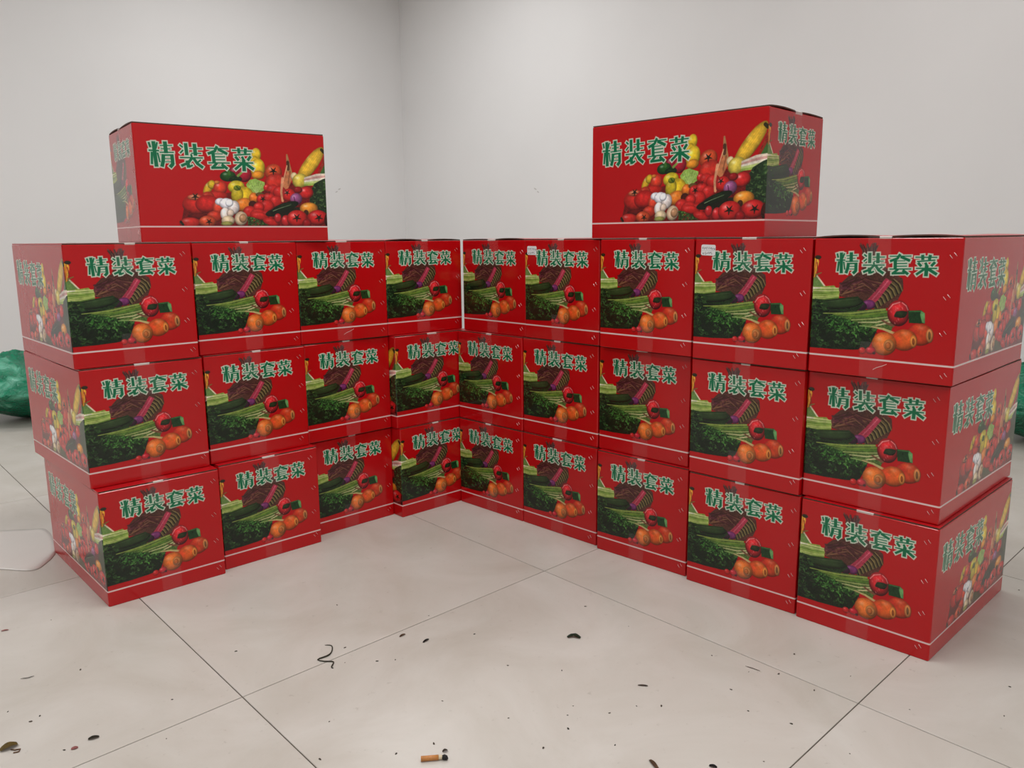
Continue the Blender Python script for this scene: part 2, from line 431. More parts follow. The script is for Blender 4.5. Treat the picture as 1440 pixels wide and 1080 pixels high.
E.poly([(60, 480), (85, 400), (118, 376), (150, 420), (196, 480)], (104, 140, 66), jit=0.05); E.stroke([(122, 380), (190, 474)], 14, (222, 205, 172)); E.stroke([(75, 400), (70, 470)], 16, (190, 190, 130))
E.poly([(30, 470), (140, 474), (270, 462), (318, 520), (306, 580), (180, 600), (30, 590)], (150, 172, 62), jit=0.05)
for k in range(22):
    y = 478 + 5 * k; E.stroke([(30, y + 8 * rng.uniform()), (180, y + 6), (310, 486 + 4 * k)], 6, [(188, 200, 110), (110, 146, 40), (214, 214, 150), (84, 124, 34)][rng.integers(4)])
E.stroke([(30, 486), (150, 484)], 22, (226, 222, 196), w1=10)
E.poly([(0, 580), (180, 590), (480, 560), (540, 620), (470, 690), (150, 760), (0, 760)], (30, 54, 24), jit=0.15)
E.blob(330, 622, 200, 50, (44, 68, 32), rot=-0.09, hi=0.0, dark=0.75); E.stroke([(170, 610), (480, 580)], 7, (76, 104, 56), alpha=0.5)
foliage(E, [(0, 580), (170, 590), (220, 640), (180, 720), (0, 760)], 70, 40, [(40, 74, 30), (60, 96, 40), (22, 40, 18), (84, 112, 48)])
E.poly([(0, 700), (60, q + 190), (200, q + 210), (480, q + 230), (650, q + 380), (610, q + 470), (560, q + 560), (430, q + 566), (250, q + 560), (60, q + 545), (0, q + 540)], (20, 36, 18), jit=0.2)
LEAF = [(0, 600), (160, 640), (200, q + 240), (480, q + 260), (640, q + 370), (600, q + 460), (500, q + 520), (300, q + 540), (60, q + 520), (0, q + 500)]
foliage(E, LEAF, 420, 34, [(24, 46, 20), (34, 66, 26), (14, 26, 14), (50, 84, 40)])
foliage(E, [(200, q + 260), (480, q + 250), (640, q + 350), (620, q + 420), (440, q + 440), (230, q + 380)], 260, 26, [(50, 108, 36), (84, 140, 58), (30, 70, 24), (40, 90, 30)])
E.poly([(230, q + 244), (520, q + 212), (700, q + 196), (790, q + 250), (800, q + 330), (770, q + 400), (640, q + 372), (500, q + 335), (360, q + 285)], (76, 104, 42), jit=0.16)
for p0, p1, p2, c, w in [((170, 240), (420, 240), (720, 205), (150, 168, 72), 16), ((260, 250), (480, 262), (740, 226), (112, 142, 46), 18), ((380, 280), (560, 268), (750, 250), (86, 128, 40), 18),
                         ((420, 300), (600, 290), (770, 270), (160, 172, 96), 14), ((480, 320), (640, 320), (780, 290), (190, 186, 130), 16), ((490, 350), (600, 360), (660, 340), (130, 160, 84), 20),
                         ((640, 350), (720, 330), (800, 300), (206, 190, 140), 20), ((600, 360), (700, 380), (800, 420), (196, 180, 112), 26), ((690, 300), (740, 330), (790, 350), (120, 74, 50), 26)]:
    E.stroke([(p0[0], p0[1] + q), (p1[0], p1[1] + q), (p2[0], p2[1] + q)], w * 0.5, c, w1=w)
E.blob(836, q + 238, 100, 118, (212, 30, 38), hi=0.0, dark=0.7)
E.stroke([(752, q + 205), (790, q + 160), (850, q + 142)], 10, (236, 150, 146), alpha=0.8); E.stroke([(872, q + 146), (906, q + 172), (922, q + 210)], 9, (236, 140, 138), alpha=0.8)
for k in range(22):
    an = rng.uniform(0, 2 * PI); rr_ = rng.uniform(0.3, 0.85); x, y = 836 + 95 * rr_ * math.cos(an), 235 + 112 * rr_ * math.sin(an)
    E.stroke([(x, q + y), (x + 5, q + y + 14)], 6, [(232, 120, 120), (150, 14, 22), (226, 90, 92)][k % 3], alpha=0.8)
E.blob(858, q + 248, 58, 34, (36, 50, 24), rot=-0.25, hi=0, rough=0.12)
E.poly([(925, q + 215), (1040, q + 212), (1072, q + 240), (1070, q + 330), (930, q + 325)], (20, 62, 26), jit=0.1); E.poly([(1036, q + 214), (1072, q + 238), (1072, q + 330), (1046, q + 322), (1030, q + 250)], (96, 156, 86), jit=0.05)
E.stroke([(935, q + 222), (1030, q + 222)], 8, (70, 130, 60))
E.blob(1026, q + 430, 122, 100, (228, 66, 24), hi=0.25, hp_=(0.1, -0.6)); E.blob(955, q + 425, 80, 92, RED, hi=0, dark=0.1, soft=42)
E.blob(1112, q + 440, 34, 66, (228, 140, 70), hi=0.0); E.blob(1110, q + 438, 14, 42, (120, 80, 40), hi=0)
E.blob(884, q + 478, 120, 98, (236, 92, 26), hi=0.25, hp_=(0.1, -0.6)); E.blob(812, q + 470, 72, 90, (200, 40, 20), hi=0, dark=0.1, soft=42)
E.blob(968, q + 490, 32, 60, (226, 134, 48), hi=0.0); E.blob(968, q + 492, 14, 34, (130, 60, 16), hi=0)
E.blob(706, q + 512, 112, 106, (240, 112, 36), hi=0.3); E.blob(750, q + 524, 48, 54, (214, 130, 62), hi=0.2); E.blob(742, q + 528, 28, 34, (190, 96, 40), hi=0.2)
E.blob(585, q + 572, 48, 36, (196, 26, 40), hi=0.4); E.blob(510, q + 574, 36, 32, (214, 30, 30), hi=0.5); E.blob(615, q + 596, 16, 14, (60, 14, 20), hi=0)

# the look of a small photograph: uneven tone, duller colour, soft edges
hh, ww = ART.shape[:2]
gy, gx = np.mgrid[0:hh, 0:ww]
def vnoise(cell):
    g = rng.uniform(0, 1, (hh // cell + 2, ww // cell + 2)); fy, fx = gy / cell, gx / cell
    iy, ix = fy.astype(int), fx.astype(int); ty, tx = fy - iy, fx - ix; ty = ty * ty * (3 - 2 * ty); tx = tx * tx * (3 - 2 * tx)
    return (g[iy, ix] * (1 - tx) + g[iy, ix + 1] * tx) * (1 - ty) + (g[iy + 1, ix] * (1 - tx) + g[iy + 1, ix + 1] * tx) * ty
pm = np.clip((np.abs(ART - RED).max(-1) - 6) / 20, 0, 1)[..., None]
tone = (0.74 + 0.20 * vnoise(34) + 0.18 * vnoise(13) + 0.12 * vnoise(5))[..., None]
grey = ART.mean(-1, keepdims=True)
pic = (ART * 0.88 + grey * 0.12) * tone
ART = ART * (1 - pm) + pic * pm
sm = ART.copy()
sm[1:-1, 1:-1] = (ART[1:-1, 1:-1] * 2 + ART[:-2, 1:-1] + ART[2:, 1:-1] + ART[1:-1, :-2] + ART[1:-1, 2:]) / 6
ART = sm

# lettering on both panels, in plain panel coordinates
B2 = Brush([(0, 0), (1, 0), (1, 1), (0, 1)], 0, PXL); E2 = Brush([(0, 0), (1, 0), (1, 1), (0, 1)], PXL, PXW)


def letter_panel(br, wpx, x0, x1, y0, y1, grow):
    bb = Brush([(0, 0), (wpx, 0), (wpx, PXH), (0, PXH)], br.x0, br.x1 - br.x0)
    lettering(bb, ((x0 * wpx, y0 * PXH), (x1 * wpx, y1 * PXH)), grow)


letter_panel(B2, PXL, 0.068, 0.590, 0.150, 0.355, 4.6)
letter_panel(E2, PXW, 0.165, 0.845, 0.108, 0.252, 4.4)
sy = int(0.860 * PXH)
ART[sy:sy + 7] = (222, 200, 196)
ART = np.clip(ART + rng.normal(0, 2.0, ART.shape), 0, 255)


def art_image(name, arr):
    h, w = arr.shape[:2]
    im = bpy.data.images.new(name, w, h, alpha=False)
    px = np.ones((h, w, 4), np.float32)
    px[..., :3] = arr[::-1] / 255.0
    im.pixels.foreach_set(px.ravel())
    im.update(); im.pack()
    return im


def print_mat(name, im, rough, coat=0.0):
    t = NT(name).set(Roughness=rough, IOR=1.46)
    if coat: t.set(Coat_Weight=coat, Coat_Roughness=0.12, Coat_IOR=1.5)
    tx = t.n('ShaderNodeTexImage'); tx.image = im; tx.extension = 'EXTEND'; tx.interpolation = 'Cubic'
    uv = t.n('ShaderNodeUVMap')
    t.l(uv.outputs[0], tx.inputs[0]); t.l(tx.outputs[0], t.p.inputs['Base Color'])
    # faint unevenness of the pasted paper
    tc = t.n('ShaderNodeTexCoord'); nz = t.n('ShaderNodeTexNoise'); nz.inputs['Scale'].default_value = 14; nz.inputs['Detail'].default_value = 3
    t.l(tc.outputs['Object'], nz.inputs['Vector'])
    b = t.n('ShaderNodeBump'); b.inputs['Strength'].default_value = 0.05; b.inputs['Distance'].default_value = 0.004
    t.l(nz.outputs['Fac'], b.inputs['Height']); t.l(b.outputs['Normal'], t.p.inputs['Normal'])
    return t.m


M_PRINT = print_mat('glossy_red_print', art_image('carton_print', ART), 0.15)
M_REDCARD = simple('red_card', (176, 16, 24), 0.3, noise=(20, 0.05))
M_KRAFT = simple('shaded_kraft_edge', (78, 46, 34), 0.8, noise=(60, 0.2))  # kraft brown with the shade at the flap edges put into the colour
M_STAPLE = simple('staple_steel', (225, 200, 195), 0.3, Metallic=0.9)
M_WALL = wall_mat()
M_TILE = tile_mat()
M_GROUT = simple('dark_grout', (84, 74, 64), 0.9, noise=(30, 0.2))
M_CEIL = simple('white_ceiling', (225, 224, 222), 0.8, noise=(1.5, 0.02))


def tape_mat():
    t = NT('clear_packing_tape').set(Base_Color=(0.92, 0.86, 0.80), Roughness=0.12, Alpha=0.035, IOR=1.5)
    return t.m


M_TAPE = tape_mat()
M_TAPEGLINT = NT('tape_bend_glint').set(Base_Color=(0.86, 0.78, 0.72), Roughness=0.25, Alpha=0.6, IOR=1.5).m  # pale glint on the tape bend, put into colour and opacity

# ------------------------------------------------------------------ the room


def prism(bm, pts, z0, z1, mat=0):
    lo = [bm.verts.new((p.x, p.y, z0)) for p in pts]; hi = [bm.verts.new((p.x, p.y, z1)) for p in pts]
    n = len(pts); fs = [bm.faces.new(lo[::-1]), bm.faces.new(hi)]
    for i in range(n): fs.append(bm.faces.new((lo[i], lo[(i + 1) % n], hi[(i + 1) % n], hi[i])))
    for f in fs: f.material_index = mat


def wall(name, a, b, out):
    bm = bmesh.new()
    prism(bm, [a, b, b + out * 0.12, a + out * 0.12], -0.05, CEIL + 0.1)
    return tag(link(name, mesh_of(name, bm), M_WALL), kind='structure')


C0 = CORNER; CL = CORNER - DB * RLEN; CR = CORNER + DA * RLEN; CF = CORNER - DB * RLEN + DA * RLEN
w_left = wall('wall_left', CL, C0, -DA)
w_right = wall('wall_right', C0, CR, DB)
wall('wall_front', CR, CF, DA)
wall('wall_rear', CF, CL, -DB)
tag(w_left, 'plain white painted wall behind the left wing of cartons')
tag(w_right, 'plain white painted wall behind the right wing of cartons')
bm = bmesh.new()
prism(bm, [C0 + (DB - DA) * 0.1, CR + (DB + DA) * 0.1, CF + (DA - DB) * 0.1, CL - (DA + DB) * 0.1], CEIL, CEIL + 0.1)
tag(link('ceiling', mesh_of('ceiling', bm), M_CEIL), kind='structure')

# floor: grout bed with single tiles
bm = bmesh.new()
prism(bm, [C0 + (DB - DA) * 0.1, CR + (DB + DA) * 0.1, CF + (DA - DB) * 0.1, CL - (DA + DB) * 0.1], -0.06, -0.0015)
floor = tag(link('floor', mesh_of('floor', bm), M_GROUT), 'pale polished square floor tiles with thin dark joints', kind='structure')
GA = Vector((-0.4974, 1.3594, 0))
T = 0.8005
JG = 0.0011
bm = bmesh.new()
e = JG
prism(bm, [DB * e + DA * -e, DB * (T - e) + DA * -e, DB * (T - e) + DA * -(T - e), DB * e + DA * -(T - e)], -0.008, 0.0)
bmesh.ops.bevel(bm, geom=[ed for ed in bm.edges if all(v.co.z > -0.001 for v in ed.verts)], offset=0.0006, segments=1, affect='EDGES')
tile_me = mesh_of('tile', bm); tile_me.materials.append(M_TILE)
for i in range(-9, 9):
    for j in range(-5, 10):
        c = GA + DB * (i + 0.5) * T - DA * (j + 0.5) * T
        rel = c - C0
        # inside the room (oblique coordinates along both walls)
        det = (-DB.x) * DA.y - (-DB.y) * DA.x
        u = (rel.x * DA.y - rel.y * DA.x) / det; v = ((-DB.x) * rel.y - (-DB.y) * rel.x) / det
        if -0.3 < u < RLEN + 0.3 and -0.3 < v < RLEN + 0.3:
            link('tile', tile_me, parent=floor, loc=GA + DB * i * T - DA * j * T)

# fittings of the main and the added ceiling lamps
M_LAMPFR = simple('white_lamp_frame', (220, 220, 218), 0.4, noise=(8, 0.02))
M_DIFF = NT('lit_lamp_diffuser').set(Base_Color=(0.9, 0.9, 0.9), Roughness=0.5, Emission_Color=(1.0, 0.97, 0.93), Emission_Strength=3.0).m
for k, (lx, ly, pw) in enumerate(LAMPS):
    r = link('ceiling_lamp', None, loc=(lx, ly, CEIL - 0.055), rotz=LAMP_ROT)
    tag(r, 'white panel lamp on the ceiling ' + LAMP_AT[k][3], 'ceiling lamp', 'ceiling panel lamps')
    bm = bmesh.new()
    for x0, x1, y0, y1 in ((-.62, .62, .3, .32), (-.62, .62, -.32, -.3), (-.62, -.6, -.3, .3), (.6, .62, -.3, .3)): add_box(bm, x0, x1, y0, y1, 0, 0.055)
    link('frame', mesh_of('lamp_frame', bm), M_LAMPFR, r)
    bm = bmesh.new(); add_box(bm, -.6, .6, -.3, .3, 0.012, 0.05)
    link('diffuser', mesh_of('lamp_diffuser', bm), M_DIFF, r)

# ------------------------------------------------------------------ cartons
RC = 0.0028


def carton_body():
    # rounded rectangle, perimeter starting at the back of the left long side, running forward
    segs = []                                       # (x, y, u)
    hw = W / 2
    uL = L / (L + W)

    def arc(cx, cy, a0, a1, n=3):
        return [(cx + RC * math.cos(a0 + (a1 - a0) * k / n), cy + RC * math.sin(a0 + (a1 - a0) * k / n)) for k in range(n + 1)]
    loop = []
    loop += [(p, 'LF') for p in arc(-hw + RC, RC, PI, 1.5 * PI)]
    loop += [(p, 'FR') for p in arc(hw - RC, RC, 1.5 * PI, 2 * PI)]
    loop += [(p, 'RB') for p in arc(hw - RC, L - RC, 0, 0.5 * PI)]
    loop += [(p, 'BL') for p in arc(-hw + RC, L - RC, 0.5 * PI, PI)]
    pts = [p for p, _ in loop]; n = len(pts)
    zs = [0.0, 0.0012, H - 0.0012, H]
    ins = [0.0012, 0, 0, 0.0012]
    me = bpy.data.meshes.new('carton_body')
    V = []
    for z, i in zip(zs, ins):
        for x, y in pts:
            V.append((x * (1 - i / hw), L / 2 + (y - L / 2) * (1 - 2 * i / L), z))
    F = []; U = []; MI = []

    def uof(x, y, side):
        if side == 'L': return uL * (1 - y / L)
        if side == 'F': return uL + (1 - uL) * ((x + hw) / W)
        if side == 'R': return uL * (y / L)
        return uL + (1 - uL) * ((hw - x) / W)
    for r in range(3):
        for k in range(n):
            k2 = (k + 1) % n
            F.append((r * n + k, r * n + k2, (r + 1) * n + k2, (r + 1) * n + k)); MI.append(0)
            mx, my = (pts[k][0] + pts[k2][0]) / 2, (pts[k][1] + pts[k2][1]) / 2
            dl, df, dr, db = mx + hw, my, hw - mx, L - my
            m = min(dl, df, dr, db); side = 'L' if m == dl else 'F' if m == df else 'R' if m == dr else 'B'
            ua, ub = uof(*pts[k], side), uof(*pts[k2], side)
            va, vb = min(max(zs[r] / H, 0.004), .996), min(max(zs[r + 1] / H, 0.004), .996)
            eps = 0.0008
            cl = (lambda u: min(max(u, eps), uL - eps)) if side in 'LR' else (lambda u: min(max(u, uL + eps), 1 - eps))
            ua, ub = cl(ua), cl(ub)
            U += [(ua, va), (ub, va), (ub, vb), (ua, vb)]
    F.append(tuple(range(n))[::-1]); MI.append(1); U += [(0, 0)] * n
    F.append(tuple(3 * n + k for k in range(n))); MI.append(1); U += [(0, 0)] * n
    me.from_pydata(V, [], F)
    uv = me.uv_layers.new(name='UVMap')
    uv.data.foreach_set('uv', np.array(U, np.float32).ravel())
    me.polygons.foreach_set('material_index', MI)
    me.polygons.foreach_set('use_smooth', [False] * (3 * n + 2))
    me.materials.append(M_PRINT); me.materials.append(M_KRAFT)
    me.update()
    return me


def flap_mesh(side, bow):
    """One of the two long top flaps, hinged on a long side; bow lifts its middle a little."""
    bm = bmesh.new()
    nx, ny = 8, 6
    hw = W / 2
    t = GAP - 0.0008
    xa, xb = (-hw + 0.0012, -0.0008) if side < 0 else (0.0008, hw - 0.0012)

    def zt(i, j):
        a = i / nx; b = j / ny
        e = 0.35 + 0.65 * abs(2 * b - 1)
        return bow * math.sin(PI * a) ** 0.8 * e
    top = [[None] * (ny + 1) for _ in range(nx + 1)]; bot = [[None] * (ny + 1) for _ in range(nx + 1)]
    for i in range(nx + 1):
        for j in range(ny + 1):
            x = xa + (xb - xa) * i / nx; y = 0.0015 + (L - 0.003) * j / ny
            z = zt(i, j)
            top[i][j] = bm.verts.new((x, y, H + t + z)); bot[i][j] = bm.verts.new((x, y, H + 0.0003 + z))
    for i in range(nx):
        for j in range(ny):
            bm.faces.new((top[i][j], top[i + 1][j], top[i + 1][j + 1], top[i][j + 1])).material_index = 0
            bm.faces.new((bot[i][j], bot[i][j + 1], bot[i + 1][j + 1], bot[i + 1][j])).material_index = 1
    for i in range(nx):
        bm.faces.new((bot[i][0], bot[i + 1][0], top[i + 1][0], top[i][0])).material_index = 1
        bm.faces.new((bot[i + 1][ny], bot[i][ny], top[i][ny], top[i + 1][ny])).material_index = 1
    for j in range(ny):
        bm.faces.new((bot[0][j + 1], bot[0][j], top[0][j], top[0][j + 1])).material_index = 0
        bm.faces.new((bot[nx][j], bot[nx][j + 1], top[nx][j + 1], top[nx][j])).material_index = 1
    me = mesh_of('top_flap', bm); me.materials.append(M_REDCARD); me.materials.append(M_KRAFT)
    return me


def tape_mesh(down, top, w=0.046, cx=-0.006, glint_cols=(1, 2)):
    """Clear tape: along the seam and bent down over both ends (top) or up from below."""
    bm = bmesh.new()
    o = 0.0005
    prof = []                                         # (y, z) of the strip's outer skin
    zt = H + GAP - 0.0003
    if top:
        prof = [(-o, H - down), (-o, H - down * 0.5), (-o, H - 0.0012), (-o * 1.6, H + GAP * 0.5), (o * 2, zt), (L * 0.5, zt), (L - 2 * o, zt), (L + 1.6 * o, H + GAP * 0.5), (L + o, H - 0.004), (L + o, H - down)]
    else:
        prof = [(-o, down), (-o, down * 0.5), (-o, 0.0015)]
    nx = 4
    rings = []
    th = 0.00025
    for y, z in prof:
        rings.append([bm.verts.new((cx - w / 2 + w * k / nx + 0.0006 * math.sin(13 * z * 40 + k), y, z)) for k in range(nx + 1)])
    for a, b in zip(rings, rings[1:]):
        bend = top and min(a[0].co.z, b[0].co.z) > H - 0.0045 and abs(a[0].co.y - b[0].co.y) < 0.01
        for k in range(nx): bm.faces.new((a[k], a[k + 1], b[k + 1], b[k])).material_index = int(bend and k in glint_cols)
    me = mesh_of('packing_tape', bm, smooth=False); me.materials.append(M_TAPE); me.materials.append(M_TAPEGLINT)
    return me


def staple_mesh():
    bm = bmesh.new()
    l, r = 0.0040, 0.00048
    pts = [(-l, 0.0006, 0), (-l * 0.85, -0.0006, 0), (0, -0.0009, 0), (l * 0.85, -0.0006, 0), (l, 0.0006, 0)]
    c, s = math.cos(-0.9), math.sin(-0.9)               # leans like a backslash, seen from outside
    tube(bm, [(x * c, y, x * s) for x, y, _ in pts], r, 6)
    me = mesh_of('staple', bm, True); me.materials.append(M_STAPLE)
    return me


ME_BODY = carton_body()
FLAPS_FLAT = [flap_mesh(-1, 0.0), flap_mesh(1, 0.0)]
FLAPS_BOW = [[flap_mesh(-1, b1), flap_mesh(1, b2)] for b1, b2 in ((0.0030, 0.0022), (0.0018, 0.0032), (0.0036, 0.0030))]
TAPES = [tape_mesh(d, True, w, c, m_) for d, w, c, m_ in ((0.055, 0.046, -0.006, (1, 2)), (0.07, 0.046, 0.002, (0, 1, 2)), (0.06, 0.044, -0.010, (2, 3)))]
TAPESB = [tape_mesh(d, False, 0.046, c) for d, c in ((0.05, -0.004), (0.062, 0.006), (0.07, -0.01))]
ME_STAPLE = staple_mesh()

# x, y, heading of each carton's near end (survey units), row 0 = on the floor
CARTONS = [
    ('LB', 0, -0.7642, 1.6982, 0.7427), ('LB', 1, -0.5846, 1.8920, 0.7596), ('LB', 2, -0.4276, 2.0991, 0.7596), ('LB', 3, -0.2140, 2.2463, 0.7537),
    ('LM', 0, -0.7882, 1.7183, 0.7602), ('LM', 1, -0.6047, 1.9034, 0.7659), ('LM', 2, -0.4245, 2.0905, 0.7659), ('LM', 3, -0.2192, 2.2459, 0.7349),
    ('LT', 0, -0.7934, 1.7143, 0.7404), ('LT', 1, -0.6130, 1.9091, 0.7599), ('LT', 2, -0.4261, 2.0847, 0.7352), ('LT', 3, -0.2369, 2.2581, 0.7352),
    ('RB', 4, -0.0635, 2.2091, -0.7895), ('RB', 3, 0.1176, 2.0275, -0.7926), ('RB', 2, 0.2993, 1.8321, -0.7687), ('RB', 1, 0.4817, 1.6396, -0.7669), ('RB', 0, 0.6620, 1.4511, -0.8042),
    ('RM', 4, -0.0629, 2.2111, -0.7895), ('RM', 3, 0.1196, 2.0308, -0.7926), ('RM', 2, 0.3021, 1.8472, -0.7873), ('RM', 1, 0.4782, 1.6410, -0.7933), ('RM', 0, 0.6659, 1.4655, -0.8006),
    ('RT', 4, -0.0492, 2.2162, -0.8276), ('RT', 3, 0.1228, 2.0259, -0.8276), ('RT', 2, 0.2977, 1.8259, -0.8066), ('RT', 1, 0.4766, 1.6345, -0.7938), ('RT', 0, 0.6590, 1.4496, -0.7864),
]
ORD = ['at the outer end', 'second from the outer end', 'third from the outer end', 'fourth from the outer end', 'at the inner corner']
ROWN = {'B': ('bottom', 0), 'M': ('middle', 1), 'T': ('top', 2)}
CHILD = {}
GROUP = 'red vegetable cartons stacked in a V'


def carton(x, y, z, rot, label, bow, k, staples=True):
    r = link('vegetable_carton', None, loc=(x, y, z), rotz=rot)
    tag(r, label, 'carton', GROUP)
    body = link('body', ME_BODY, parent=r)
    for m in (FLAPS_BOW[k % 3] if bow else FLAPS_FLAT): link('top_flap', m, parent=r)
    r_tape = link('packing_tape', TAPES[k % 3], parent=r)
    b_tape = link('packing_tape', TAPESB[(k * 2 + 1) % 3], parent=r)
    if staples:
        rr = random.Random(k)
        for v in (0.895, 0.60, 0.345, 0.085):
            bx = W * (0.435 + rr.uniform(-0.02, 0.015)); bz = H * (v + rr.uniform(-0.02, 0.02))
            for dx, dz in ((-0.0035, -0.0022), (0.0035, 0.0022)):
                link('staple', ME_STAPLE, parent=body, loc=(bx + dx, 0, bz + dz))
    CHILD[r.name] = (body, b_tape)
    return r


made = {}
for k, (wr, i, x, y, a) in enumerate(CARTONS):
    rown, rowi = ROWN[wr[1]]
    left = wr[0] == 'L'
    o = ORD[i]
    if left and i == 3: o = 'at the inner corner'
    lab = f"red vegetable carton in the {rown} row of the {'left' if left else 'right'} wing, {o}"
    if wr == 'RT' and i in (1, 3): lab = f"red carton with small white sticker, top row of right wing, {o}"
    made[(wr, i)] = carton(x * S, y * S, rowi * (H + GAP), a, lab, (wr, i) in (('LT', 3), ('RT', 0), ('RT', 4)), k)
# the two cartons lying crosswise on top show a long side
Z3 = 3 * (H + GAP)


def cross_carton(x, y, a, lab, k):
    c, s = math.cos(a), math.sin(a)
    # long side in front: the carton's right long side faces the room
    # local +x -> (s,-c): rotate by a - 90 deg ; centre of that long side sits at (x, y)
    rot = a - PI / 2
    ox, oy = x, y
    lx, ly = W / 2, L / 2
    px = ox - (lx * math.cos(rot) - ly * math.sin(rot)); py = oy - (lx * math.sin(rot) + ly * math.cos(rot))
    return carton(px, py, Z3, rot, lab, True, k)


cross_carton(-0.6270 * S, 1.9189 * S, 0.6235, 'red vegetable carton lying crosswise alone on top of the left wing', 30)
cross_carton(0.3472 * S, 1.7919 * S, -0.7555, 'red vegetable carton lying crosswise alone on top of the right wing', 31)

# white stickers on two cartons of the right wing
stk = np.full((60, 100, 3), 222, np.float32)
r5 = np.random.default_rng(3)
for row, xs in ((14, [(8, 40, 9), (50, 92, 10)]), (40, [(12, 36, 11), (50, 80, 10)])):
    for a_, b_, st in xs:
        for x in range(a_, b_, st):
            for _ in range(3):
                xx, yy = x + r5.integers(0, st - 4), row + r5.integers(0, 9)
                if r5.uniform() < .5: stk[yy:yy + 8, xx:xx + 2] = (50, 50, 55)
                else: stk[yy:yy + 2, xx:xx + 6] = (50, 50, 55)
stk[32:33, 4:96] = (150, 150, 150)
M_STICK = print_mat('white_paper_sticker', art_image('sticker_print', stk), 0.5)
for key, w, dx, dz, ang in ((('RT', 1), 0.036, 0.020, 0.024, -0.03), (('RT', 3), 0.036, 0.014, 0.028, -0.02)):
    h = w * 0.66
    n = 5; cr = 0.004
    pts = []
    for cx, cz, a0 in ((w / 2 - cr, h / 2 - cr, 0), (-w / 2 + cr, h / 2 - cr, PI / 2), (-w / 2 + cr, -h / 2 + cr, PI), (w / 2 - cr, -h / 2 + cr, 1.5 * PI)):
        pts += [(cx + cr * math.cos(a0 + PI / 2 * k / n), cz + cr * math.sin(a0 + PI / 2 * k / n)) for k in range(n + 1)]
    bm = bmesh.new()
    uvl = bm.loops.layers.uv.new('UVMap')
    c, s = math.cos(ang), math.sin(ang)
    ox, oz = -W / 2 + dx + w / 2 - 0.004, H - dz
    f_ = [bm.verts.new((ox + x * c - z * s, -0.0007, oz + x * s + z * c)) for x, z in pts]
    b_ = [bm.verts.new((ox + x * c - z * s, -0.0001, oz + x * s + z * c)) for x, z in pts]
    fc = bm.faces.new(f_)
    for i in range(len(pts)): bm.faces.new((f_[i], b_[i], b_[(i + 1) % len(pts)], f_[(i + 1) % len(pts)]))
    for lp, (x, z) in zip(fc.loops, pts): lp[uvl].uv = (x / w + .5, z / h + .5)
    o = link('sticker', mesh_of('sticker', bm), M_STICK, CHILD[made[key].name][0])
    o['label'] = 'small white paper sticker with two lines of print'

# loose tape ends sticking out at the foot of two top-row cartons
M_TAPEEND = simple('curled_tape_end', (232, 214, 208), 0.25, noise=(80, 0.06))
for key, dx in ((('RT', 0), 0.006), (('LT', 2), 0.004)):
    bm = bmesh.new()
    path = [(-0.012, -0.0006, 0.016), (-0.004, -0.003, 0.021), (0.006, -0.006, 0.025), (0.016, -0.0075, 0.030)]
    for k in range(len(path) - 1):
        (xa, ya, za), (xb, yb, zb) = path[k], path[k + 1]
        vs = [bm.verts.new(p) for p in ((xa + dx, ya, za), (xb + dx, yb, zb), (xb + dx, yb - 0.0004, zb + 0.0011), (xa + dx, ya - 0.0004, za + 0.0011))]
        ws = [bm.verts.new((v.co.x, v.co.y - 0.0003, v.co.z)) for v in vs]
        bm.faces.new(vs); bm.faces.new(ws[::-1])
        for q_ in range(4): bm.faces.new((vs[q_], ws[q_], ws[(q_ + 1) % 4], vs[(q_ + 1) % 4]))
    link('tape_end', mesh_of('tape_end', bm), M_TAPEEND, CHILD[made[key].name][1])


# ------------------------------------------------------------------ green plastic bags
def bag_mat():
    t = NT('green_plastic_film').set(Roughness=0.16, IOR=1.5)
    tc = t.n('ShaderNodeTexCoord'); nz = t.n('ShaderNodeTexNoise'); nz.inputs['Scale'].default_value = 5; nz.inputs['Detail'].default_value = 4
    nz.inputs['Distortion'].default_value = 1.5
    t.l(tc.outputs['Object'], nz.inputs['Vector'])
    rp = t.n('ShaderNodeValToRGB'); e = rp.color_ramp.elements
    e[0].position = 0.3; e[0].color = (*lin(0, 92, 66), 1); e[1].position = 0.72; e[1].color = (*lin(130, 205, 178), 1)  # pale end of the ramp paints highlight streaks on the film
    m = rp.color_ramp.elements.new(0.55); m.color = (*lin(2, 128, 92), 1)
    t.l(nz.outputs['Fac'], rp.inputs['Fac']); t.l(rp.outputs['Color'], t.p.inputs['Base Color'])
    n2 = t.n('ShaderNodeTexNoise'); n2.inputs['Scale'].default_value = 22; n2.inputs['Detail'].default_value = 3; n2.inputs['Distortion'].default_value = 2.5
    t.l(tc.outputs['Object'], n2.inputs['Vector'])
    b = t.n('ShaderNodeBump'); b.inputs['Strength'].default_value = 0.8; b.inputs['Distance'].default_value = 0.02
    t.l(n2.outputs['Fac'], b.inputs['Height']); t.l(b.outputs['Normal'], t.p.inputs['Normal'])
    return t.m


M_BAG = bag_mat()


